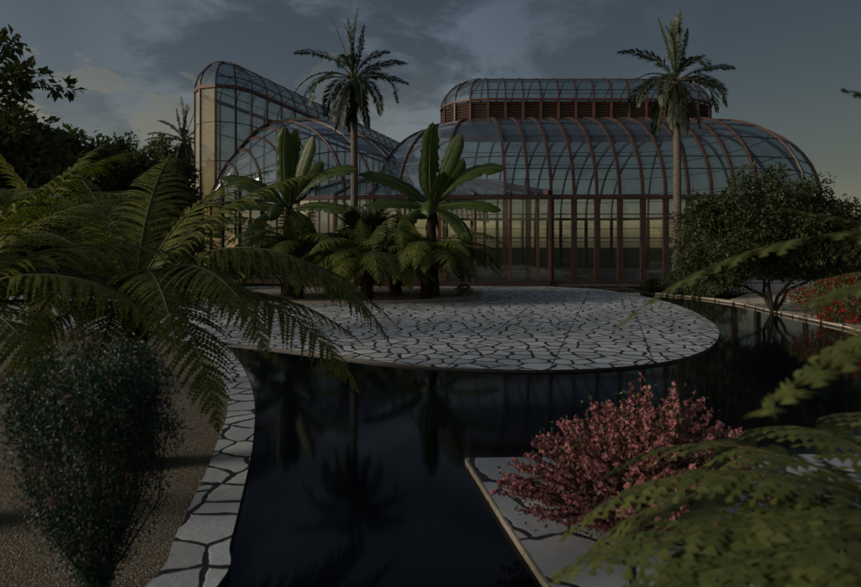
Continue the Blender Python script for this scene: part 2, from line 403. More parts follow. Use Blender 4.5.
# ------------------------------------------------------------------ conservatories
def arc_pts(pi, po, h1, h0, n=12):
    """quarter ellipse from inner/top (pi,h1) to outer/bottom (po,h0)"""
    out = []
    for k in range(n+1):
        a = PI/2*k/n
        f = math.sin(a)
        out.append(Vector((pi[0]+(po[0]-pi[0])*f, pi[1]+(po[1]-pi[1])*f, h0+(h1-h0)*math.cos(a))))
    return out
def tangent_at(pts, i, closed):
    k = len(pts)
    a = pts[(i-1) % k] if closed else pts[max(i-1, 0)]
    c = pts[(i+1) % k] if closed else pts[min(i+1, k-1)]
    return (Vector((c[0], c[1], 0))-Vector((a[0], a[1], 0))).normalized()
def shell(root, outer, inner, h0, h1, closed, ribw, ribd, purl, ribname='rib', glassname='roof_glass', n=12, purlmat=None, ribmat=None, glass=None, raise_=0.05):
    k = len(outer)
    H1 = h1 if hasattr(h1, '__len__') else [h1]*k
    arcs = [arc_pts(inner[i], outer[i], H1[i], h0, n) for i in range(k)]
    for i in range(k):
        mb = MB(); mb.bar(arcs[i], ribw, ribd, tangent_at(outer, i, closed))
        mb.build(ribname, ribmat or M['steel'], root)
    gm = MB(); n0 = n+1
    for a in arcs: gm.V += [Vector(p) for p in a]
    rng = range(k) if closed else range(k-1)
    for i in rng:
        j = (i+1) % k
        for q in range(n):
            gm.F.append((i*n0+q, i*n0+q+1, j*n0+q+1, j*n0+q))
    gm.build(glassname, glass or M['glass'], root)
    for q in purl:
        mb = MB()
        ring = [arcs[i][q] for i in range(k)]
        mb.bar(ring+([ring[0]] if closed else []), 0.05, 0.05, Vector((0, 0, 1)))
        mb.build('purlin', purlmat or M['purlin'], root)
    return arcs
def wall(root, pts, z0, z1, mw, md, bars, closed=False, mat=None, glass=None, mullion='mullion', pane='glass_panel', skip=(), special={}):
    k = len(pts)
    Z0 = z0 if hasattr(z0, '__len__') else [z0]*k
    for i in range(k):
        p = pts[i]; mb = MB()
        t = tangent_at(pts, i, closed)
        mb.bar([Vector((p[0], p[1], Z0[i])), Vector((p[0], p[1], z1))], mw, md, t)
        mb.build(mullion, mat or M['steel'], root)
    rng = range(k) if closed else range(k-1)
    for i in rng:
        if i in skip: continue
        j = (i+1) % k
        a, c = pts[i], pts[j]
        mb = MB(); mb.quad(Vector((a[0], a[1], Z0[i])), Vector((c[0], c[1], Z0[j])), Vector((c[0], c[1], z1)), Vector((a[0], a[1], z1)))
        mb.build(pane, special.get(i) or glass or M['wglass'], root)
    for h in bars:
        mb = MB()
        for i in rng:
            j = (i+1) % k
            if h < Z0[i]+0.1 and h < Z0[j]+0.1: continue
            a, c = Vector((*pts[i], h)), Vector((*pts[j], h))
            mb.bar([a, c], 0.05, 0.045, Vector((0, 0, 1)))
        if mb.V: mb.build('glazing_bar', M['purlin'], root)
def ring_bar(root, pts, z, hh, dd, name, closed=False, mat=None):
    mb = MB(); k = len(pts)
    P3 = [Vector((*p, z)) for p in pts]
    if closed: P3 = P3+[P3[0]]
    mb.bar(P3, hh, dd, Vector((0, 0, 1)))
    return mb.build(name, mat or M['steel'], root)

# --- right hall
YC = FZ+11.3
X0, X1 = 3.65, 15.95
def stadium(a, b_, nst=11, nap=8):
    pts = []
    for i in range(nst+1): pts.append((X0+(X1-X0)*i/nst, YC-b_))
    for i in range(1, nap):
        t = -PI/2+PI*i/nap; pts.append((X1+a*math.cos(t), YC+b_*math.sin(t)))
    for i in range(nst+1): pts.append((X1-(X1-X0)*i/nst, YC+b_))
    for i in range(1, nap):
        t = PI/2+PI*i/nap; pts.append((X0+a*math.cos(t), YC+b_*math.sin(t)))
    return pts
hall = thing('palm_house', 'large low glasshouse with curved red-brown ribs and long louvred roof lantern', 'glasshouse', (0, 0, 0))
HT = 4.34
so = stadium(7.6, 11.3); si = stadium(2.7, 2.7); sr = stadium(0.001, 0.001); sl = stadium(2.85, 2.85)
# front wall bays only where the straight part is thick
wall(hall, so, 0.25, HT, 0.26, 0.16, (2.34, 3.5), True)
ring_bar(hall, so, HT, 0.22, 0.24, 'transom', True)
ring_bar(hall, so, 0.18, 0.16, 0.3, 'sill', True, M['steel'])
ring_bar(hall, so, -0.1, 0.4, 0.34, 'plinth', True, M['plinth'])
shell(hall, so, si, HT+0.05, 9.75, True, 0.13, 0.17, (3, 5, 7, 9, 10))
ring_bar(hall, sl, 9.72, 0.18, 0.3, 'lantern_base', True, M['slat'])
lw = MB()
for q in range(7):
    z = 9.95+q*0.182
    for i in range(len(sl)):
        j = (i+1) % len(sl); a, c = Vector((*sl[i], z)), Vector((*sl[j], z))
        d = (c-a).normalized(); nn = Vector((d.y, -d.x, 0))
        lw.bar([a, c], 0.11, 0.025, (Vector((0, 0, 1))+nn*0.6).normalized())
lw.build('louvre_slats', M['slat'], hall)
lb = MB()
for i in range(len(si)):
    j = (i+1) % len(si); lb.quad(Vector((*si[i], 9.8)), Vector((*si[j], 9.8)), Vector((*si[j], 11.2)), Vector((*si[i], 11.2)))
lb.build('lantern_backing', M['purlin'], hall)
so2 = stadium(2.92, 2.92)
for i in range(len(so2)):
    mb = MB(); mb.bar([Vector((*so2[i], 9.75)), Vector((*so2[i], 11.3))], 0.12, 0.1, tangent_at(so2, i, True)); mb.build('lantern_post', M['steel_red'], hall)
ring_bar(hall, so2, 11.27, 0.12, 0.2, 'lantern_rail', True, M['steel_red'])
ring_bar(hall, so2, 9.82, 0.09, 0.14, 'lantern_rail', True, M['steel_red'])
shell(hall, so2, sr, 11.3, 13.25, True, 0.09, 0.1, (4, 8), ribname='lantern_rib', glassname='lantern_glass', n=10)
mb = MB(); mb.bar([Vector((X0, YC, 13.27)), Vector((X1, YC, 13.27))], 0.16, 0.14); mb.build('ridge', M['steel'], hall)
# interior floor and benches
fl = MB(); fl.poly([(X0+(x-X0)*0.98 if x < X0 else (X1+(x-X1)*0.98 if x > X1 else x), YC+(y-YC)*0.985) for x, y in so], 0, 0.12, side=False)
fl.build('hall_floor', M['floor'], hall)

# --- left hall (tall lantern running away from the camera, low vault in front)
wing = thing('tall_glasshouse', 'tall narrow glasshouse with rounded end and a glass dome bulging at its foot', 'glasshouse', (0, 0, 0))
D = Vector((math.sin(R(18.0)), math.cos(R(18.0)))); P = Vector((D.y, -D.x))   # axis, right-hand normal
c0 = Vector((-12.65, 35.6)); RW = 1.8
S = 1.66; NB = 18
tall = []
for i in range(NB, -1, -1): tall.append(tuple(c0+D*(S*i)+P*RW))
for i in range(1, 5):
    a = PI*i/5
    tall.append(tuple(c0+P*(RW*math.cos(a))-D*(RW*math.sin(a))))
for i in range(0, NB+1): tall.append(tuple(c0+D*(S*i)-P*RW))
dense = []
for i in range(0, 61):
    a = PI*1.0*(1-i/60); dense.append(c0+P*(RW*math.cos(a))-D*(RW*math.sin(a)))
for i in range(1, 60): dense.append(c0+P*RW+D*(i*0.2))
def px_of(p): return 430.5+FPX*p.x/p.y
i_left = min(range(60), key=lambda i: px_of(dense[i]))
dense = dense[i_left:]
VAL = [(197, 222), (205, 207), (212, 194), (219, 180), (228, 164), (238, 151), (248, 140), (258, 131), (268, 124.5), (278, 121.5), (288, 121)]
def at_px(px): return min(dense, key=lambda p: abs(px_of(p)-px))
valley = []
for px, py in VAL:
    p = at_px(px); valley.append((p, CAMH+(HZ-py)*p.y/FPX))
VH = valley[-1][1]
def val_h(p):
    px = px_of(p)
    if px >= VAL[-1][0] or (p-c0).dot(P) > RW*0.98 and (p-c0).dot(D) > 4: return VH
    for (a, ya), (b_, yb) in zip(VAL, VAL[1:]):
        if a <= px <= b_:
            y = ya+(yb-ya)*(px-a)/(b_-a); return CAMH+(HZ-y)*p.y/FPX
    return 0.2
base_h = []
for i in range(len(tall)):
    if i <= NB-2: base_h.append(9.85)
    elif i <= NB+5: base_h.append([9.5, 8.4, 7.9, 6.9, 5.6, 4.4, 0.2][min(i-(NB-1), 6)])
    else: base_h.append(0.2)
for i in range(len(tall)): base_h[i] = val_h(Vector(tall[i])) if i <= NB+4 and (Vector(tall[i])-c0).dot(P) > -RW*.9 else 0.2
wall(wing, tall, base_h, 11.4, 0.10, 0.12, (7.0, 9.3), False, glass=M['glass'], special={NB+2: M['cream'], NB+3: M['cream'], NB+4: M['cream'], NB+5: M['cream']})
ring_bar(wing, tall, 11.4, 0.2, 0.2, 'rail', False, M['steel_red'])
ridge = []
for i in range(NB, -1, -1): ridge.append(tuple(c0+D*(S*i)))
for i in range(1, 5): ridge.append(tuple(c0))
for i in range(0, NB+1): ridge.append(tuple(c0+D*(S*i)))
shell(wing, tall, ridge, 11.45, 13.3, False, 0.085, 0.09, (4, 8), ribname='vault_rib', glassname='vault_glass', n=10)
mb = MB(); mb.bar([Vector((*c0, 13.32)), Vector((*(c0+D*S*NB), 13.32))], 0.14, 0.12); mb.build('ridge', M['steel'], wing)
# low dome: inner path climbs the tall wall, outer path swings round the front
inner_path = [tuple(p) for p, h in valley]; hin = [h for p, h in valley]
OUT = [(198, 36.6), (203, 35.0), (211, 33.6), (223, 32.2), (240, 31.0), (262, 30.1), (288, 29.5), (316, 29.4), (345, 30.0), (374, 31.6), (398, 33.9)]
outer_path = [((px-430.5)*z_/FPX, z_) for px, z_ in OUT]
hin = [max(h, HT+.02) for h in hin]
wall_n = 7
for i in range(1, NB-2):
    inner_path.append(tuple(valley[-1][0]+D*(S*i))); hin.append(VH)
    outer_path.append(tuple(Vector(outer_path[10])+D*(S*i)))
shell(wing, outer_path, inner_path, HT, hin, False, 0.11, 0.15, (3, 6, 8, 10), ribname='dome_rib', glassname='dome_glass')
ja = MB()
ja.bar([Vector((*inner_path[i], hin[i])) for i in range(len(inner_path))], 0.2, 0.2, None); ja.build('valley_beam', M['steel'], wing)
wp_ = outer_path[:wall_n]
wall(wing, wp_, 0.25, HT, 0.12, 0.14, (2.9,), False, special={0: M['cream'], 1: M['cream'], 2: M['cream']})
ring_bar(wing, wp_, HT, 0.16, 0.2, 'transom', False)
ring_bar(wing, wp_, 0.12, 0.25, 0.25, 'plinth', False, M['plinth'])
# --- link gallery between the two halls
link = thing('link_gallery', 'low glazed gallery with shallow hipped glass roof joining the two glasshouses', 'glasshouse', (0, 0, 0))
lp = [outer_path[wall_n-1], (-6.6, 28.6), (-4.66, 27.9), (-2.95, 27.83), (-1.24, 27.8), (0.46, 27.8), (2.17, 27.8), (3.88, 27.8), (5.2, 27.8), (5.78, 27.8)]
wall(link, lp, 0.25, HT, 0.12, 0.13, (2.34,), False, mat=M['steel_red'])
ring_bar(link, lp, HT-.03, 0.2, 0.2, 'eaves_beam', False)
ring_bar(link, lp, 0.12, 0.22, 0.26, 'plinth', False, M['steel'])
bk = [(-6.0, 34.5), (-5.2, 34), (-4.0, 33.6), (-3.0, 33.4), (-1.8, 33.3), (-0.3, 33.2), (0.8, 33.2), (1.6, 33.2), (2.1, 33.2), (2.4, 33.2)]
HR = 5.75
rg = MB()
for i in range(len(lp)-1):
    rg.quad(Vector((*lp[i], HT+.1)), Vector((*lp[i+1], HT+.1)), Vector((*bk[i+1], HR)), Vector((*bk[i], HR)))
    if i > 0:
        mb = MB(); mb.bar([Vector((*lp[i], HT+.12)), Vector((*bk[i], HR+.02))], 0.12, 0.12, Vector((1, 0, 0))); mb.build('rafter', M['steel'], link)
rg.build('roof_glass', M['glass'], link)
mb = MB(); mb.bar([Vector((5.8, 27.85, HT+.15)), Vector((2.4, 33.2, HR+.05))], 0.3, 0.3); mb.bar([Vector((*p, HR+.03)) for p in bk], 0.26, 0.26); mb.build('hip_beam', M['steel'], link)

# ------------------------------------------------------------------ plants
def rnd(a, b_): return random.uniform(a, b_)
def rdir():
    while True:
        v = Vector((rnd(-1, 1), rnd(-1, 1), rnd(-1, 1)))
        if 0.01 < v.length < 1: return v.normalized()
def leafquad(mb, p, d, nrm, ln, wd, fold=0.25):
    """a folded, pointed leaf: four triangles as two quads about the midrib"""
    d = d.normalized(); s = d.cross(nrm)
    if s.length < 1e-4: s = d.orthogonal()
    s.normalize(); nn = s.cross(d)
    n = len(mb.V)
    m = p+d*(ln*0.45)
    mb.V += [p, m+s*(wd*0.5)+nn*(wd*fold), p+d*ln, m-s*(wd*0.5)+nn*(wd*fold), ]
    mb.F += [(n, n+1, n+2), (n, n+2, n+3)]

def spine(Ln, e0, e1, pw=1.0, n=24, twist=0.0):
    pts = [Vector((0, 0, 0))]; dirs = []
    for i in range(n):
        t = (i+0.5)/n
        e = R(e0+(e1-e0)*t**pw); az = R(twist)*t
        d = Vector((math.cos(e)*math.cos(az), math.cos(e)*math.sin(az), math.sin(e)))
        dirs.append(d); pts.append(pts[-1]+d*(Ln/n))
    dirs.append(dirs[-1]); return pts, dirs
def samp(pts, dirs, t):
    k = len(pts)-1; x = min(max(t, 0), 0.9999)*k; i = int(x); f = x-i
    return pts[i].lerp(pts[i+1], f), dirs[i]

def fern_frond(Ln, e0, e1, pw=1.0, pin=0.42, npair=26, teeth=11, droop=0.35, tooth=1.0, twist=0.0, bare=0.08, rr=0.010):
    """tree-fern frond: rachis plus pinnae cut into pinnules"""
    pts, dirs = spine(Ln, e0, e1, pw, 24, twist)
    mb = MB()
    for i in range(npair*2):
        side = 1 if i % 2 else -1
        t = bare+(1-bare)*(i//2+rnd(0.2, 0.8))/npair
        if random.random() < 0.02: continue
        p, T = samp(pts, dirs, t)
        up = (T.cross(Vector((0, 1, 0))) * -1).normalized()
        if up.z < 0 and T.z > -0.9: up = -up
        S_ = Vector((0, side, 0)); S_ = (S_-T*S_.dot(T)).normalized()
        prof = min(1.0, ((t-bare)/0.22+0.25))*(1-max(0, (t-0.45)/0.55)**1.5)
        pl = pin*prof*rnd(0.88, 1.1)+0.012
        fw = R(rnd(20, 32)+t*15)
        d = (S_*math.cos(fw)+T*math.sin(fw)-up*rnd(0.0, 0.18)).normalized()
        m = max(3, int(teeth*(0.35+0.65*prof)))
        wmax = Ln/npair*0.8*tooth
        q = p.copy(); step = pl/m
        dz = droop*rnd(0.7, 1.3)
        for j in range(m):
            s = (j+0.5)/m
            d2 = (d+Vector((0, 0, -1))*dz*s*s).normalized()
            q2 = q+d2*step
            c = d2.cross(up); c = c.normalized() if c.length > 1e-4 else Vector((1, 0, 0))
            wj = wmax*(1-s**2.2)*rnd(0.85, 1.1)+0.002
            n = len(mb.V)
            a = q+c*wj+d2*step*0.75-up*wj*0.12; b_ = q-c*wj+d2*step*0.75-up*wj*0.12
            mb.V += [q, q+d2*step*0.92, a, b_, q2+d2*step*0.05]
            mb.V[n+2] = q+c*wj+d2*step*0.62-up*wj*0.15; mb.V[n+3] = q-c*wj+d2*step*0.62-up*wj*0.15
            mb.F += [(n, n+2, n+1), (n, n+1, n+3)]
            if wj > 0.004:
                k_ = len(mb.V); mb.V += [q-d2*step*0.35, q+d2*step*0.45+c*wj*0.72, q+d2*step*0.45-c*wj*0.72]
                mb.F += [(k_, k_+1, n+1), (k_, n+1, k_+2)]
            if j == m-1: mb.F += [(n+1, n+2, n+4), (n+1, n+4, n+3)]
            q = q2
    st = MB(); k = 12
    sp = [samp(pts, dirs, i/k)[0] for i in range(k+1)]
    st.tube(sp, [rr*(1-0.8*i/k) for i in range(k+1)], 5, cap=False)
    return mb, st
def frond_obj(parent, mbst, az, mat, loc=(0, 0, 0), roll=0.0):
    o = mbst[0].build('frond', mat, parent); o.location = loc; o.rotation_euler = (roll, 0, az)
    s = mbst[1].build('rachis', M['rachis'], o)
    return o

def fern_trunk(parent, h, r0, r1, lean=(0, 0)):
    mb = MB(); n = 14; pts = []; rad = []
    for i in range(n+1):
        t = i/n; pts.append(Vector((lean[0]*t*t, lean[1]*t*t, -0.1+(h+0.1)*t))); rad.append((r0+(r1-r0)*t)*rnd(0.9, 1.12))
    mb.tube(pts, rad, 12)
    for i in range(90):   # shaggy fibre stubs
        t = rnd(0.05, 1); a = rnd(0, 2*PI); r = r0+(r1-r0)*t
        p = Vector((lean[0]*t*t+math.cos(a)*r*0.9, lean[1]*t*t+math.sin(a)*r*0.9, h*t))
        leafquad(mb, p, Vector((math.cos(a), math.sin(a), -0.9 if t < .75 else .9)), Vector((0, 0, 1)), r*rnd(0.6, 1.2), r*0.3)
    mb.build('trunk', M['fernbark'], parent)

# palm -------------------------------------------------------------
def palm_frond(Ln, e0, e1, pw=1.0, leaf=0.55, npair=48, bare=0.12, twist=0.0, hang=0.5):
    pts, dirs = spine(Ln, e0, e1, pw, 20, twist)
    mb = MB()
    for i in range(npair*2):
        side = 1 if i % 2 else -1
        t = bare+(1-bare)*(i//2+rnd(0, 1))/npair
        p, T = samp(pts, dirs, t)
        S_ = Vector((0, side, 0)); S_ = (S_-T*S_.dot(T)).normalized()
        up = (T.cross(Vector((0, 1, 0))) * -1).normalized()
        if up.z < 0 and T.z > -0.9: up = -up
        prof = min(1, (t-bare)/0.15+0.3)*(1-max(0, (t-0.5)/0.5)**2*0.75)
        ll = leaf*prof*rnd(0.8, 1.15)
        fw = R(rnd(35, 55))
        d = (S_*math.cos(fw)+T*math.sin(fw)+up*rnd(-0.05, 0.45)).normalized()
        d2 = (d+Vector((0, 0, -1))*hang*rnd(0.6, 1.4)).normalized()
        wv = 0.034*rnd(0.8, 1.3)
        m = p+d*ll*0.5; e = m+d2*ll*0.5
        c = d.cross(up).normalized()
        n = len(mb.V)
        mb.V += [p, m+c*wv, m-c*wv, e]
        mb.F += [(n, n+1, n+2), (n+1, n+3, n+2)]
    st = MB(); k = 10
    st.tube([samp(pts, dirs, i/k)[0] for i in range(k+1)], [0.035*(1-0.85*i/k) for i in range(k+1)], 5, cap=False)
    return mb, st
palm = thing('palm_tree', 'tall palm with slim pale trunk behind the left banana plant', 'palm tree', (0, 0, 0))
def palm_trunk(parent, h):
    mb = MB(); n = 40; pts = []; rad = []
    for i in range(n+1):
        t = i/n
        pts.append(Vector((0.06*math.sin(t*3), 0, -0.1+(h+0.1)*t)))
        rad.append((0.185-0.05*t+0.06*max(0, 1-t*8))*(1.0+0.05*(i % 2)))
    mb.tube(pts, rad, 12); mb.build('trunk', M['palmbark'], parent, smooth=False)
PH = 9.35
palm_trunk(palm, PH)
# azimuth (0 = right, 180 = left, 270 = toward camera), start elev, end elev, length, leaf length, bare
PF = [(178, 62, -8, 3.1, .50, .15), (168, 100, 62, 2.6, .16, .15), (190, 76, 66, 2.9, .12, .35), (200, 88, 82, 2.7, .35, .2), (20, 92, 80, 3.2, .45, .15), (350, 70, 84, 2.4, .40, .15),
      (8, 72, 10, 2.2, .48, .2), (350, 38, -12, 2.6, .50, .15), (10, 20, -22, 2.5, .48, .15), (345, 35, -85, 2.9, .50, .2), (185, 38, -72, 3.3, .10, .3),
      (200, 20, -75, 2.9, .42, .25), (225, 25, -85, 3.1, .5, .25), (270, 55, -60, 3.0, .5, .15), (290, 10, -85, 3.0, .5, .15), (90, 50, -45, 2.9, .5, .15),
      (60, 30, -75, 2.9, .45, .2), (130, 30, -80, 3.0, .5, .2), (250, -20, -88, 2.7, .45, .1), (100, -20, -88, 2.6, .45, .1), (310, -40, -88, 2.5, .4, .1), (20, -50, -89, 2.4, .35, .1), (170, -50, -89, 2.5, .35, .1), (220, -60, -89, 2.3, .35, .1)]
for az, e0, e1, Ln, lf, bare in PF:
    fr = palm_frond(Ln, e0, e1, 0.9, lf*1.12, 64, bare, rnd(-12, 12), 0.45)
    frond_obj(palm, fr, R(az), M['palm'], (0.0, 0, PH-0.05))
sk = MB()
for i in range(150):   # dead fibre skirt around the crown shaft
    a = rnd(0, 2*PI); z = PH-rnd(0.0, 1.6)
    leafquad(sk, Vector((math.cos(a)*.14, math.sin(a)*.14, z)), Vector((math.cos(a)*.35, math.sin(a)*.35, -1)), Vector((math.cos(a), math.sin(a), 0.2)), rnd(.4, .9), rnd(.04, .09))
sk.build('leaf_skirt', M['fernbark'], palm)
p1 = G(354, 290); palm.location = (W(353, 290, 25.4).x, 25.4, 0); palm['group'] = 'tall palms in front of the glasshouses'
copy_thing(palm, 'tall palm with slim pale trunk rising beside the small tree on the right', (W(676, 290, 24.6).x, 24.6, 0), R(9), 0.965, 'tall palms in front of the glasshouses')
copy_thing(palm, 'distant palm showing above the trees just left of the tall glasshouse', (W(184, 290, 42).x, 42, 0), R(200), 1.03, 'tall palms in front of the glasshouses')

# banana -----------------------------------------------------------
def banana_leaf(Ln, e0, e1, wd, pw=1.2, stalk=0.13, twist=0.0, fold=0.35, face=0.0):
    n = 26
    pts, dirs = spine(Ln, e0, e1, pw, n, twist)
    mb = MB(); cols = 4
    vis = []
    for i in range(n+1):
        t = i/n; p, T = pts[i], dirs[i]
        S_ = Vector((0, 1, 0)); S_ = (S_-T*S_.dot(T)).normalized()
        up = (S_.cross(T)*-1).normalized()
        if up.dot(Vector((-T.z, 0, T.x))) < 0: up = -up
        S_, up = S_*math.cos(face)+up*math.sin(face), up*math.cos(face)-S_*math.sin(face)
        if t < stalk: hw = 0.03
        else:
            u = (t-stalk)/(1-stalk)
            hw = wd/2*(min(1, (u/0.22))**0.6)*(1-max(0, (u-0.72)/0.28)**2.6)*(1+0.04*math.sin(i*2.3))*(rnd(.72, .9) if random.random() < .22 and u > .2 else 1)+0.01
        row = []
        for c in range(-cols, cols+1):
            s = c/cols
            z = abs(s)*fold*hw*(1 if e1 > -60 else -0.2)-s*s*hw*0.55+0.018*math.sin(i*1.9+c*1.1)*abs(s)
            row.append(p+S_*(s*hw)+up*z+T*(abs(s)*hw*0.12))
        vis.append(row)
    k = 2*cols+1
    for row in vis: mb.V += row
    for i in range(n):
        for c in range(k-1):
            a = i*k+c; mb.F.append((a, a+1, a+k+1, a+k))
    st = MB(); st.tube([pts[i]-Vector((0, 0, .012)) for i in range(0, n+1, 2)], [0.035*(1-0.85*i/n)+.004 for i in range(0, n+1, 2)], 6, cap=False)
    return mb, st
ban = thing('banana_plant', 'banana plant with broad paddle leaves on right of planting bed', 'banana plant', (0, 0, 0))
BH = 3.45
mb = MB(); nn = 16
mb.tube([Vector((0.03*math.sin(i), 0.02*math.cos(i*1.7), -0.1+(BH+0.15)*i/nn)) for i in range(nn+1)], [0.27-0.13*(i/nn)+0.012*(i % 2) for i in range(nn+1)], 12)
for i in range(40):
    a = rnd(0, 2*PI); z = rnd(0.3, BH-.2)
    leafquad(mb, Vector((math.cos(a)*.22*(1-z/BH*.35), math.sin(a)*.22*(1-z/BH*.35), z)), Vector((math.cos(a)*.15, math.sin(a)*.15, -1)), Vector((math.cos(a), math.sin(a), 0)), rnd(.3, .8), rnd(.08, .16))
mb.build('stem', M['bananabark'], ban)
# az, e0, e1, L, width
BF = [(180, 88, 94, 3.15, .66, -80), (178, 84, 100, 3.2, .60, -75), (178, 75, 118, 3.3, .6, -60), (5, 72, 66, 3.0, .62, 65), (25, 62, 50, 2.3, .62, 50),
      (352, 60, -14, 3.4, .72, 48), (184, 45, -2, 3.1, .66, -48), (345, 14, -26, 2.7, .62, 35), (190, 14, -16, 2.6, .55, -35), (318, -5, -78, 2.6, .66, 20), (225, 0, -75, 2.2, .7, -15),
      (80, 55, -10, 2.6, .6, 0), (120, 35, -30, 2.5, .6, 0), (265, 35, -80, 1.8, .6, 0), (290, 70, 35, 1.6, .5, 0)]
for az, e0, e1, Ln, wd, fc in BF:
    lf = banana_leaf(Ln, e0, e1, wd, 1.3, 0.10, rnd(-5, 5), 0.3, R(fc))
    o = lf[0].build('leaf', M['banana'], ban, smooth=True); o.location = (0, 0, BH-0.1); o.rotation_euler = (R(rnd(-10, 10)), 0, R(az))
    lf[1].build('midrib', M['bananamid'], o, smooth=True)
GB = 'banana plants in the planting bed'
z1 = 21.8
ban.location = (W(432, 297, z1).x, z1, 0.03); ban['group'] = GB
copy_thing(ban, 'banana plant with paddle leaves before the domed end of the tall glasshouse', (W(289, 297, z1).x, z1, 0.03), R(-8), 0.98, GB)

# island tree ferns --------------------------------------------------
def tree_fern(name, label, loc, h, nf, Ln, pin, npair, teeth, mat, r0=0.16, r1=0.11, rz=0, group=None, specs=None, up=2, droop=0.35, tooth=1.0, e0r=(25, 60), e1r=(-75, -25)):
    t = thing(name, label, 'tree fern', loc, rz, group)
    fern_trunk(t, h, r0, r1)
    if specs is None:
        specs = [(360*i/nf+rnd(-12, 12), rnd(*e0r), rnd(*e1r), Ln*rnd(0.85, 1.1)) for i in range(nf)]
        specs += [(rnd(0, 360), 78, 30, Ln*0.7) for i in range(up)]
    for az, e0, e1, l in specs:
        fr = fern_frond(l, e0, e1, 1.0, pin*l/Ln, npair, teeth, droop, tooth, twist=rnd(-18, 18), rr=0.006+0.004*Ln)
        frond_obj(t, fr, R(az), mat, (0, 0, h-0.03))
    return t
GF = 'tree ferns in the planting bed'
z = 19.8
tf = tree_fern('tree_fern', 'tree fern with arching fronds on short black trunk, middle of planting bed', (W(367, 298, z).x, z, 0.05), 1.3, 28, 3.0, 0.65, 36, 8, M['fernfar'], 0.17, 0.24, group=GF, droop=.8, tooth=.9, e0r=(25, 70), e1r=(-85, -45))
copy_thing(tf, 'tree fern with arching fronds in front of the right banana stem', (W(427, 297, 20.6).x, 20.4, 0.05), R(100), 1.1, GF)
copy_thing(tf, 'tree fern under the left banana plant, nearest the left end of the bed', (W(300, 297, 20.9).x, 20.6, 0.05), R(200), 1.12, GF)
copy_thing(tf, 'taller tree fern behind the middle of the planting bed beside the palm trunk', (W(335, 292, 23.6).x, 22.9, 0.05), R(300), 1.25, GF)

# leafy trees ---------------------------------------------------------
def grow(mb, p, d, ln, r, depth, tips, spread, seg=5, upw=0.15, nb=(2, 3)):
    pts = [p]; rad = [r]
    q = p.copy(); dd = d.copy()
    n = 4
    for i in range(n):
        dd = (dd+rdir()*0.16+Vector((0, 0, upw*0.3))).normalized()
        q = q+dd*(ln/n); pts.append(q.copy()); rad.append(r*(1-0.4*(i+1)/n))
    mb.tube(pts, rad, seg, cap=False)
    if depth <= 0:
        tips.append((q, dd)); tips.append((pts[2], dd)); return
    if depth <= 2: tips.append((pts[3], dd))
    for k in range(random.randint(*nb)):
        nd = (dd+rdir()*spread+Vector((0, 0, upw))).normalized()
        grow(mb, q, nd, ln*rnd(0.65, 0.85), r*0.58, depth-1, tips, spread, max(3, seg-1), upw, nb)
def leaves_at(mb, tips, per, rad, size, aspect=0.55, flat=0.6):
    for p, d in tips:
        for k in range(per):
            o = rdir()*rad*random.random()**0.5
            q = p+Vector((o.x, o.y, o.z*0.8))
            dr = (o.normalized()+rdir()*0.7+Vector((0, 0, -0.25))).normalized()
            nrm = (Vector((0, 0, 1))+rdir()*flat*1.3).normalized()
            s = size*rnd(0.6, 1.25)
            leafquad(mb, q, dr, nrm, s, s*aspect)
def target_tree(name, label, loc, clusters, nt_, stems, r0, per, crad, size, mat, group=None, cat='tree', aspect=0.55, gap=0.0):
    '''limbs grown from stem ends to points spread through given ellipsoids (cx,cy,cz,rx,ry,rz)'''
    t = thing(name, label, cat, loc, 0, group)
    nodes = [(Vector((0, 0, -0.05)), r0)]
    tr = MB()
    for st in stems:
        pts = [Vector((0, 0, -.05))]; pts += [Vector(p) for p in st]
        dense = []
        for i in range(len(pts)-1):
            for k in range(4): dense.append(pts[i].lerp(pts[i+1], k/4)+rdir()*(0.02*r0/0.1 if k else 0))
        dense.append(pts[-1]); rads = [r0*(1-0.62*i/len(dense)) for i in range(len(dense))]
        tr.tube(dense, rads, 7)
        for p, rr in zip(dense[4:], rads[4:]): nodes.append((p, rr))
    tg = []
    tot = sum(c[3]*c[4]*c[5] for c in clusters)
    for c in clusters:
        for i in range(max(3, int(nt_*c[3]*c[4]*c[5]/tot))):
            d = rdir()*(random.random()**0.38)
            tg.append(Vector((c[0]+d.x*c[3], c[1]+d.y*c[4], c[2]+d.z*c[5])))
    tg = [p for p in tg if noise.noise(p*0.9+Vector(loc)) > -0.5+gap]
    ctr = Vector(stems[0][-1])
    tg.sort(key=lambda p: (p-ctr).length)
    tips = []
    for p in tg:
        best = min(nodes, key=lambda q: (q[0]-p).length+max(0, (q[0].z-p.z))*0.8)
        a, ra = best; v = p-a
        m1 = a+v*0.35+Vector((0, 0, -0.04*v.length))+rdir()*v.length*.07; m2 = a+v*0.7+Vector((0, 0, 0.03*v.length))+rdir()*v.length*.07
        r1 = max(0.006, ra*0.62)
        tr.tube([a, m1, m2, p], [r1, r1*.8, r1*.6, r1*.4], 5, cap=False)
        nodes += [(m1, r1*.8), (m2, r1*.6), (p, r1*.4)]
        tips += [(p, v), (m2, v)]
    tr.build('trunk', M['bark'], t)
    cr = MB(); leaves_at(cr, tips, per, crad, size, aspect); cr.build('crown', mat, t)
    return t
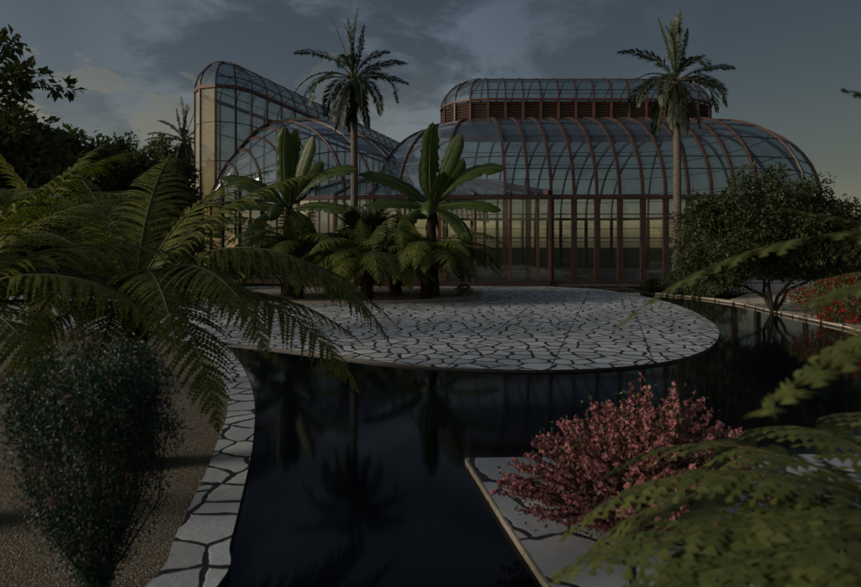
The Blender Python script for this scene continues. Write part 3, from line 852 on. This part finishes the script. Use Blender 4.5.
def leafy_tree(name, label, loc, stems, ln, r, depth, per, crad, size, mat, spread=0.75, upw=0.15, rz=0, group=None, cat='tree', aspect=0.55, nb=(2, 3), bark='bark'):
    t = thing(name, label, cat, loc, rz, group)
    tr = MB(); tips = []
    for s in stems: grow(tr, Vector((0, 0, -0.05)), Vector(s).normalized(), ln, r, depth, tips, spread, 7, upw, nb)
    tr.build('trunk', M[bark], t)
    cr = MB(); leaves_at(cr, tips, per, crad, size, aspect); cr.build('crown', mat, t)
    return t
# small multi-stem tree on the right bank
random.seed(21)
zt = 16.9
u = zt/FPX     # metres per photo pixel at the tree
def rel(px, py, dy, rx, ry, rz): return ((px-773)*u, dy, CAMH-(py-HZ)*u, rx*u, ry*u, rz*u)
target_tree('small_tree', 'small spreading tree with several dark stems on right bank above red flowers', (W(773, 311, zt).x, zt, 0),
    [rel(772, 216, 0, 62, 60, 46), rel(722, 242, .2, 40, 50, 40), rel(822, 240, 0, 48, 55, 44), rel(720, 268, .4, 34, 50, 20), rel(800, 258, .3, 60, 60, 20), rel(700, 205, .2, 12, 12, 12), rel(835, 200, .2, 12, 12, 12)], 330,
    [[(-.18, 0, .4), (-.75, .1, .72), (-1.2, .1, .82), (-1.9, .2, 1.05)], [(-.1, .05, .5), (-.05, .1, .9), (-.3, .2, 1.6)], [(.08, -.1, .45), (.4, -.15, .85), (.55, -.2, 1.3), (1.1, -.2, 1.9)], [(.3, .1, .25), (.5, .15, .6), (1.1, .2, .85), (1.8, .2, 1.3)], [(-.1, .3, .5), (.1, .6, .9), (-.3, 1.0, 1.3)], [(-.2, -.2, .5), (-.35, -.3, .8), (-.9, -.7, 1.2)]],
    0.06, 46, 0.36, 0.135, M['small'])
random.seed(5)
target_tree('broadleaf_tree', 'dark broadleaved tree at left edge with branches reaching into the sky', (-10.6, 11.4, 0),
    [(0.4, 0, 3.7, 2.3, 1.6, 1.2), (2.2, 0, 6.0, .5, .4, .32), (3.05, -.1, 5.15, .5, .4, .3), (2.2, 0, 5.1, .6, .5, .5), (2.4, 0, 4.1, .9, .7, .6), (1.1, 0, 5.4, .9, .8, .9), (2.0, .2, 3.0, 1.5, 1, 1.0)], 300,
    [[(.1, 0, 1.5), (0, .1, 3.0), (-.2, 0, 4.2)], [(-.3, .3, 1.8), (-.9, .4, 3.4)]], 0.17, 18, 0.24, 0.20, M['treel'])
GT = 'background trees along the left side'
def bg_tree(px, y, topy, wpx, mt, lab, sd_, n=330, size=.29):
    random.seed(sd_)
    uu = y/FPX; h = CAMH+(HZ-topy)*uu; wr = wpx*uu
    target_tree('background_tree', lab, (W(px, 290, y).x, y, 0),
        [(0, 0, h*.62, wr, wr, h*.34), (-wr*.55, 0, h*.45, wr*.7, wr*.7, h*.3), (wr*.5, 0, h*.42, wr*.7, wr*.7, h*.3), (wr*.2, 0, h*.86, wr*.45, wr*.5, h*.14), (-wr*.4, 0, h*.8, wr*.4, wr*.5, h*.14)], n,
        [[(.05, 0, h*.25), (0, .1, h*.5)], [(-.3, .2, h*.3), (-wr*.4, .2, h*.5)]], .12, 30, .48, size, M[mt], group=GT, gap=.1)
bg_tree(4, 19, 108, 66, 'treed', 'dark leafy tree standing behind the ferns at far left', 41)
bg_tree(66, 26, 126, 52, 'treel', 'dark tree second in from the left edge, behind the ferns', 42)
bg_tree(112, 31, 136, 44, 'treeg', 'grey-green leafy tree left of the distant palm', 43)
bg_tree(156, 29, 142, 38, 'treed', 'dark tree standing directly left of the tall glasshouse under the distant palm', 44)
bg_tree(36, 38, 138, 70, 'treeg', 'grey-green tree far behind at left, seen between the darker trees', 45)
random.seed(77)
# upright dark conifer-like shrub in the bed
def column_bush(name, label, loc, h, rx, n, size, mat, cat='bush', group=None, top=0.5, base=0.0, aspect=.4, updir=0.8, flowers=None, nfl=0, flsize=0.05, flname='flowers', nst=9, power=1.0):
    t = thing(name, label, cat, loc, 0, group)
    st = MB()
    ends = []
    for i in range(nst):
        a = rnd(0, 2*PI); r = rx*rnd(.2, .85)
        e = Vector((math.cos(a)*r, math.sin(a)*r, h*rnd(.65, .95)))
        m = Vector((e.x*.3, e.y*.3, h*.4))
        st.tube([Vector((0, 0, -.03)), m*0.5, m, (m+e)/2+rdir()*.05*h, e], [0.03*h**.5, .022*h**.5, .016*h**.5, .01*h**.5, .004], 5, cap=False); ends.append(e)
    st.build('stems', M['bark'], t)
    mb = MB(); fm = MB()
    def pick(surf=False):
        while True:
            zz = random.random()
            if zz < base: continue
            prof = (math.sin(PI*min(1, (zz*0.93+0.07))**power)) ** top
            a = rnd(0, 2*PI)
            rr = rx*prof*(random.random()**(0.25 if surf else 0.45))
            wob = 1+0.28*noise.noise(Vector((math.cos(a)*1.3, math.sin(a)*1.3, zz*3+loc[0])))
            p = Vector((math.cos(a)*rr*wob, math.sin(a)*rr*wob, zz*h))
            if noise.noise(p*3.2/max(rx, .5)+Vector((loc[0], loc[1], 0))) < -0.22: continue
            return p
    for i in range(n):
        p = pick(); o = Vector((p.x, p.y, 0))
        d = (o.normalized()*0.7+Vector((0, 0, updir))+rdir()*0.8).normalized() if o.length > 1e-3 else Vector((0, 0, 1))
        leafquad(mb, p, d, rdir(), size*rnd(.7, 1.3), size*aspect)
    mb.build('foliage', mat, t)
    for i in range(nfl):
        p = pick(True)
        for q in range(5):
            leafquad(fm, p, rdir()+Vector((0, -.3, .3)), rdir(), flsize, flsize*.8)
    if nfl: fm.build(flname, flowers, t)
    return t
copy_thing(tf, 'tree fern filling the gap between the upright fern and the right banana stem', (W(396, 292, 21.9).x, 21.9, 0.05), R(40), 1.12, GF)
random.seed(78)
zz = 22.6
sp_ = [(360*i/22*1.0+rnd(-10, 10), rnd(58, 86), rnd(5, 50), 2.0*rnd(.8, 1.1)) for i in range(24)]
tree_fern('tree_fern', 'dense upright feathery fern rising between the two banana plants', (W(366, 290, zz).x, zz, .05), 2.0, 0, 2.0, 0.5, 30, 7, M['fernmid'], 0.2, 0.16, group=GF, specs=sp_)
# low planting in front of the glasshouse, right bank
GL = 'low bushes along the right bank by the glasshouse'
for i, (px, py, h, rx, lab, mt) in enumerate([(655, 292, 0.5, 0.55, 'low green bush at the foot of the glasshouse wall, left end of the bank', 'small'), (682, 296.5, .95, 0.8, 'bushy shrub with a few white flowers at the base of the right palm', 'small'),
        (704, 298.6, .75, 0.75, 'dark low shrub between the palm and the small tree', 'treed'), (727, 297, 1.0, .8, 'loose grey-green shrub left of the small tree trunk', 'treeg')]):
    p = G(px, py); column_bush('low_bush', lab, (p.x+0.2, p.y+0.5, -0.005), h, rx, 1500, 0.11, M[mt], group=GL, flowers=M['whitefl'], nfl=(9 if i == 1 else 0), flsize=.07, top=.5)
# taller bush column left of small tree
p = G(686, 295)
leafy_tree('young_tree', 'slender young tree leafing against the glass beside the right palm', (p.x+.3, p.y+.3, 0), [(0.05, 0, 1)], 1.25, 0.05, 3, 26, 0.24, 0.11, M['small'], 0.5, 0.3)
p = G(466, 297)
column_bush('flowering_plant', 'small plant with cream flowers at right end of the planting bed', (p.x-.1, p.y, 0.03), 0.42, .35, 330, 0.1, M['fernfar'], 'plant', flowers=M['whitefl'], nfl=16, flsize=.06)
# red flowering bush
p = G(850, 326)
column_bush('red_flower_bush', 'round dark bush covered in red flowers on the right bank', (p.x+0.55, p.y+.35, 0), 1.22, 1.45, 6500, 0.075, M['treed'], flowers=M['redfl'], nfl=850, flsize=.052, top=.6, aspect=.6)
# low wall and block on the far right paving
lwl = MB(); lwl.box((14.6, 24.2, 0.21), (5.4, 0.5, 0.42), R(-6)); lwl.box((14.6, 24.2, 0.445), (5.5, 0.6, 0.05), R(-6))
tag(lwl.build('low_wall', M['bluewall']), 'long low blue-grey wall behind the small tree on the right', 'wall')
lbk = MB(); pb = G(808, 311); lbk.box((pb.x+.2, pb.y+.2, .13), (.45, .45, .25), R(-8)); lbk.box((pb.x+.2, pb.y+.2, .27), (.5, .5, .03), R(-8))
tag(lbk.build('stone_block', M['bluewall']), 'small square blue-grey block on sunlit-toned paving beside the red flowers', 'block')

# foreground tree ferns -----------------------------------------------
random.seed(11)
GN = 'large ferns in the left foreground'
z = 5.0
specs = [(-8, 48, -62, 2.7), (-28, 30, -58, 2.5), (-48, 28, -72, 2.1), (12, 38, -50, 2.6), (38, 40, -40, 2.5), (68, 62, -20, 2.3), (100, 80, 25, 2.0), (130, 62, -25, 2.3),
         (165, 55, -30, 2.4), (195, 45, -45, 2.4), (222, 35, -55, 2.0), (-72, 25, -80, 1.7), (250, 22, -75, 1.5), (20, 66, 5, 2.2), (150, 72, 15, 2.0), (275, 50, -60, 1.4), (-18, 52, -55, 2.5), (-38, 48, -62, 2.2), (-60, 52, -66, 1.9), (-95, 50, -66, 1.7), (232, 50, -60, 1.9), (25, 20, -45, 2.2), (85, 35, -45, 2.2), (115, 45, -30, 2.2), (180, 30, -50, 2.2), (50, 75, 10, 2.1)]
tree_fern('tree_fern', 'big tree fern with long fronds arching over the kerb and pool in the left foreground', (W(135, 465, z).x, z, -0.01), 1.42, 0, 2.5, 0.50, 50, 14, M['fern'], 0.15, 0.10, group=GN, specs=specs, droop=0.95, tooth=.72)
random.seed(12)
z = 3.9
specs = [(0, 42, -50, 1.9), (-30, 30, -60, 1.7), (30, 50, -30, 2.0), (60, 62, 0, 1.9), (85, 40, -30, 2.0), (15, 68, 20, 1.8), (110, 60, -20, 1.9), (150, 40, -40, 1.8), (200, 40, -40, 1.6), (250, 30, -60, 1.5), (-60, 40, -70, 1.4), (45, 20, -45, 1.8)]
tree_fern('tree_fern', 'tree fern whose fronds reach in from the left edge of the picture', (W(-75, 560, z).x, z, -0.01), 1.45, 0, 1.8, 0.42, 42, 12, M['fern'], 0.14, 0.10, group=GN, specs=specs, droop=.8, tooth=.75)
random.seed(13)
z = 7.6
tree_fern('tree_fern', 'taller tree fern behind the big foreground fern, lost among other fronds', (W(40, 400, z).x, z, -0.01), 2.2, 20, 2.3, 0.42, 36, 10, M['fern'], 0.15, 0.11, group=GN, droop=.7, tooth=.8)

# right foreground ferns (close to the lens)
random.seed(14)
GR = 'ferns close by on the right'
def target_fern(label, base, h, fronds, pin, npair, teeth, mat, group):
    """fronds given as (tip point, lift, pinna length)"""
    t = thing('tree_fern', label, 'tree fern', base, 0, group)
    fern_trunk(t, h, 0.09, 0.07)
    c = Vector((base[0], base[1], base[2]+h))
    for tip, e0, pl in fronds:
        v = Vector(tip)-c; az = math.atan2(v.y, v.x); hd = Vector((v.x, v.y)).length
        # find end elevation and length that reach the tip
        best = None
        for e1 in range(-85, 80, 3):
            pts, _ = spine(1.0, e0, e1)
            pr = pts[-1].x; pz = pts[-1].z
            if pr < 0.15: continue
            s = hd/pr; err = abs(pz*s-v.z)
            if best is None or err < best[0]: best = (err, e1, s)
        _, e1, s = best
        fr = fern_frond(s, e0, e1, 1.0, pl, npair, teeth, 0.45, 0.85, rr=0.005)
        frond_obj(t, fr, az, mat, (0, 0, h-0.01))
    return t
def Wt(px, py, z): return tuple(W(px, py, z))
target_fern('blurred green fern nearest the camera at lower right, over the pink shrub', (1.55, 1.55, 0.01), 0.98,
            [(Wt(548, 580, 1.55), 30, .20), (Wt(556, 545, 1.9), 46, .16), (Wt(600, 600, 1.35), 26, .22), (Wt(680, 610, 1.25), 30, .2), (Wt(600, 478, 2.5), 40, .2), (Wt(700, 500, 2.6), 55, .2), (Wt(820, 455, 2.6), 60, .2), (Wt(760, 640, 1.05), 40, .2), (Wt(575, 560, 2.1), 34, .24), (Wt(650, 590, 1.5), 44, .24), (Wt(720, 560, 1.5), 52, .22), (Wt(600, 620, 1.7), 20, .24), 
             ((2.6, 1.2, 1.0), 45, .2), ((2.3, 2.4, 1.0), 50, .2), ((1.4, .7, .8), 45, .2), ((2.2, 0.7, .9), 45, .2)], .2, 21, 6, M['fernnear'], GR)
random.seed(15)
target_fern('tall fern beyond the right edge with fronds hanging across the pool and red flowers', (2.15, 1.75, 0.01), 1.75,
            [(Wt(612, 324, 2.1), 34, .12), (Wt(758, 408, 1.25), 12, .13), (Wt(780, 205, 2.0), 22, .10), (Wt(842, 84, 1.9), 60, .10), (Wt(800, 300, 1.6), 20, .12),
             ((3.3, 1.4, 1.5), 45, .2), ((3.2, 2.4, 1.5), 50, .2), ((2.4, .7, 1.2), 45, .2), ((2.7, 2.9, 1.6), 45, .2)], .2, 19, 5, M['fernnear'], GR)

# dark fine-leaved shrub, left foreground ------------------------------
random.seed(31)
zs = 2.85
sh = thing('fuchsia_shrub', 'dark blue-green shrub with tiny leaves and mauve flowers on gravel in left foreground', 'shrub', (W(97, 600, zs).x, zs, -0.005))
st = MB(); lf = MB(); fl = MB()
for i in range(70):
    a = rnd(0, 2*PI); r = 0.34*math.sqrt(random.random()); top = rnd(1.1, 1.5)*(1-0.12*(r/.35)**2)
    e = Vector((math.cos(a)*r, math.sin(a)*r, top))
    b0 = Vector((math.cos(a)*.012, math.sin(a)*.012, -.02))
    m1 = Vector((e.x*.09, e.y*.09, top*.22)); m2 = Vector((e.x*.88, e.y*.88, top*.62))
    pl = [b0, m1, m2, e, e+Vector((math.cos(a)*.05, math.sin(a)*.05, -rnd(.0, .12)))]
    st.tube(pl, [.009, .006, .0035, .002, .001], 4, cap=False)
    for k in range(560):
        t = rnd(0.14, 1.0)**0.8*3.99; q = int(t); f = t-q
        p = pl[q].lerp(pl[q+1], f)+rdir()*rnd(.01, .09)*(0.3+t/4)
        p.z = p.z-rnd(0, .05)
        leafquad(lf, p, (Vector((math.cos(a)*.4, math.sin(a)*.4, -.5))+rdir()*.8), rdir(), rnd(.012, .023), rnd(.007, .011))
    for k in range(5):
        t = rnd(1.2, 3.6); q = int(t); p = pl[q].lerp(pl[q+1], t-q)+rdir()*.06
        for j in range(4): leafquad(fl, p+rdir()*.006, Vector((rnd(-.3, .3), rnd(-.3, .3), -1)), rdir(), .03, .010)
st.build('stems', M['bark'], sh); lf.build('foliage', M['shrub'], sh); fl.build('flowers', M['pinkfl'], sh)

# pink shrub, right foreground -------------------------------------------
random.seed(32)
zp = 3.95
zp = 3.8; base = W(630, 535, zp); 
pk = thing('pink_shrub', 'rounded shrub smothered in dusky pink blossom on the stone quay', 'shrub', (base.x, zp, 0.02))
st = MB(); bl = MB(); gl = MB()
def rosette(mb, p, s):
    u = rdir(); v = u.orthogonal().normalized(); w_ = u.cross(v)
    for k in range(5):
        a = 2*PI*k/5; d = v*math.cos(a)+w_*math.sin(a)
        leafquad(mb, p, d+u*rnd(.3, 1.1), u, s, s*.85, .15)
for i in range(215):
    a = rnd(0, 2*PI); rr = math.sqrt(random.random()); r = 0.92*rr
    hgt = (0.94-0.56*rr**2.4)*rnd(.85, 1.08)*(0.90+0.17*math.cos(a-0.2))
    e = Vector((math.cos(a)*r, math.sin(a)*r*.8, max(.16, hgt)))
    m = Vector((e.x*.35, e.y*.35, e.z*.45))
    pl = [Vector((0, 0, -.02)), m, (m+e)/2+Vector((0, 0, .03)), e]
    st.tube(pl, [.014, .009, .006, .002], 4, cap=False)
    for k in range(46):
        t = rnd(.55, 2.999); q = int(t); p = pl[q].lerp(pl[q+1], t-q)
        p = p+rdir()*rnd(.0, .10)*(1.1-t/3.2)
        rosette(bl, p, rnd(.017, .028))
    for k in range(16):
        t = rnd(.4, 2.9); q = int(t); p = pl[q].lerp(pl[q+1], t-q)+rdir()*.09
        leafquad(gl, p, rdir(), rdir(), .035, .016)
st.build('stems', M['bark'], pk); bl.build('blossoms', M['blossom'], pk); gl.build('foliage', M['treed'], pk)

# ------------------------------------------------------------------ sky and sun
SUN_EL, SUN_AZ = 18.0, 258.0      # azimuth clockwise from +Y (270 = from the left)
world = bpy.data.worlds.new('World'); sc.world = world; world.use_nodes = True
nt = world.node_tree
for n in list(nt.nodes): nt.nodes.remove(n)
out = nt.nodes.new('ShaderNodeOutputWorld'); bg = nt.nodes.new('ShaderNodeBackground'); L(nt, bg.outputs[0], out.inputs[0])
bg.inputs['Strength'].default_value = 0.075
sky = nt.nodes.new('ShaderNodeTexSky'); sky.sky_type = 'NISHITA'; sky.sun_disc = False
sky.sun_elevation = R(SUN_EL); sky.sun_rotation = R(SUN_AZ); sky.air_density = 1.0; sky.dust_density = 3.0; sky.ozone_density = 1.5
tc = N(nt, 'ShaderNodeTexCoord')
sx = N(nt, 'ShaderNodeSeparateXYZ'); L(nt, tc.outputs['Generated'], sx.inputs[0])
zc = math_(nt, 'MAXIMUM', sx.outputs[2], 0.02)
den = math_(nt, 'ADD', zc, 0.18)
cmb = N(nt, 'ShaderNodeCombineXYZ'); L(nt, math_(nt, 'DIVIDE', sx.outputs[0], den), cmb.inputs[0]); L(nt, math_(nt, 'DIVIDE', sx.outputs[1], den), cmb.inputs[1])
n1 = N(nt, 'ShaderNodeTexNoise', Scale=1.55, Detail=11.0, Roughness=0.64, Distortion=0.35); 
mpw = N(nt, 'ShaderNodeMapping'); mpw.inputs['Location'].default_value = (2.1, 0.35, 0.0); L(nt, cmb.outputs[0], mpw.inputs[0]); L(nt, mpw.outputs[0], n1.inputs['Vector'])
hi = N(nt, 'ShaderNodeMapRange', interpolation_type='SMOOTHSTEP'); L(nt, n1.outputs[0], hi.inputs[0]); hi.inputs[1].default_value = 0.43; hi.inputs[2].default_value = 0.57
# low cumulus: noise in direction space, kept near the horizon
n2 = N(nt, 'ShaderNodeTexNoise', Scale=4.6, Detail=10.0, Roughness=0.6)
mp2 = N(nt, 'ShaderNodeMapping'); mp2.inputs['Scale'].default_value = (1, 1, 2.0); mp2.inputs['Location'].default_value = (0.4, 0.0, 0.1)
L(nt, tc.outputs['Generated'], mp2.inputs[0]); L(nt, mp2.outputs[0], n2.inputs['Vector'])
lo_e = math_(nt, 'SUBTRACT', n2.outputs[0], math_(nt, 'MULTIPLY', sx.outputs[2], 0.9))
lo = N(nt, 'ShaderNodeMapRange', interpolation_type='SMOOTHSTEP'); L(nt, lo_e, lo.inputs[0]); lo.inputs[1].default_value = 0.315; lo.inputs[2].default_value = 0.345
# left-hand bias for the cumulus (clouds stand to the west)
west = N(nt, 'ShaderNodeMapRange'); L(nt, sx.outputs[0], west.inputs[0]); west.inputs[1].default_value = 0.1; west.inputs[2].default_value = -0.35
lo_f = math_(nt, 'MULTIPLY', math_(nt, 'MULTIPLY', lo.outputs[0], west.outputs[0]), 0.75)
skyc = mixc(nt, 1.0, sky.outputs[0], (0.90, 0.94, 0.90), 'MULTIPLY')
eh = N(nt, 'ShaderNodeMapRange'); L(nt, sx.outputs[0], eh.inputs[0]); eh.inputs[1].default_value = 0.1; eh.inputs[2].default_value = 0.6
skyc = mixc(nt, eh.outputs[0], skyc, mixc(nt, 1.0, skyc, (0.80, 0.77, 0.66), 'MULTIPLY'))
bw = N(nt, 'ShaderNodeRGBToBW'); L(nt, skyc, bw.inputs[0])
skyg = mixc(nt, 0.45, skyc, bw.outputs[0])
c_hi = mixc(nt, 1.0, skyg, (2.3, 2.1, 1.95), 'MULTIPLY')
east = N(nt, 'ShaderNodeMapRange'); L(nt, sx.outputs[0], east.inputs[0]); east.inputs[1].default_value = 0.42; east.inputs[2].default_value = 0.05
wfade = N(nt, 'ShaderNodeMapRange'); L(nt, sx.outputs[0], wfade.inputs[0]); wfade.inputs[1].default_value = -0.52; wfade.inputs[2].default_value = -0.36; wfade.inputs[3].default_value = 0.15
hz = N(nt, 'ShaderNodeMapRange', interpolation_type='SMOOTHSTEP'); L(nt, sx.outputs[2], hz.inputs[0]); hz.inputs[1].default_value = 0.34; hz.inputs[2].default_value = 0.0
skyg = mixc(nt, math_(nt, 'MULTIPLY', hz.outputs[0], 0.8), mixc(nt, 1.0, skyg, (0.74, 0.81, 0.86), 'MULTIPLY'), mixc(nt, 1.0, skyg, (1.15, 1.06, 0.88), 'MULTIPLY'))
hb = N(nt, 'ShaderNodeMapRange', interpolation_type='SMOOTHSTEP'); L(nt, sx.outputs[2], hb.inputs[0]); hb.inputs[1].default_value = 0.13; hb.inputs[2].default_value = 0.0
skyg = mixc(nt, hb.outputs[0], skyg, mixc(nt, 1.0, skyg, (1.95, 1.9, 1.8), 'MULTIPLY'))
c_hi = mixc(nt, 1.0, skyg, (2.1, 1.95, 1.85), 'MULTIPLY')
col1 = mixc(nt, math_(nt, 'MULTIPLY', math_(nt, 'MULTIPLY', hi.outputs[0], east.outputs[0]), math_(nt, 'MULTIPLY', wfade.outputs[0], 0.95)), skyg, c_hi)
c_lo = mixc(nt, 1.0, skyg, (1.85, 1.52, 1.18), 'MULTIPLY')
col2 = mixc(nt, lo_f, col1, c_lo)
L(nt, col2, bg.inputs['Color'])

sd = bpy.data.lights.new('sun', 'SUN'); sd.energy = 2.3; sd.angle = R(17); sd.color = (1.0, 0.86, 0.70)
so_ = bpy.data.objects.new('sun', sd); COL.objects.link(so_)
az = R(SUN_AZ); el = R(SUN_EL)
dirv = Vector((math.sin(az)*math.cos(el), math.cos(az)*math.cos(el), math.sin(el)))
so_.rotation_euler = (-dirv).to_track_quat('-Z', 'Y').to_euler(); so_.location = dirv*60+Vector((0, 20, 0))

# ------------------------------------------------------------------ camera
cd = bpy.data.cameras.new('camera'); cam = bpy.data.objects.new('camera', cd); COL.objects.link(cam)
cam.location = (0, 0, CAMH); cam.rotation_euler = (PI/2, 0, 0)
cd.lens = 24.0; cd.sensor_width = 36.0; cd.shift_y = -46.5/861
cd.clip_start = 0.05; cd.clip_end = 4000
cd.dof.use_dof = True; cd.dof.focus_distance = 11.0; cd.dof.aperture_fstop = 2.2
sc.camera = cam
sc.view_settings.view_transform = 'Standard'; sc.view_settings.look = 'None'
sc.view_settings.gamma = 1.0; sc.view_settings.exposure = -0.5
sc.cycles.max_bounces = 8; sc.cycles.transparent_max_bounces = 24; sc.cycles.glossy_bounces = 4; sc.cycles.diffuse_bounces = 3
sc.render.film_transparent = False
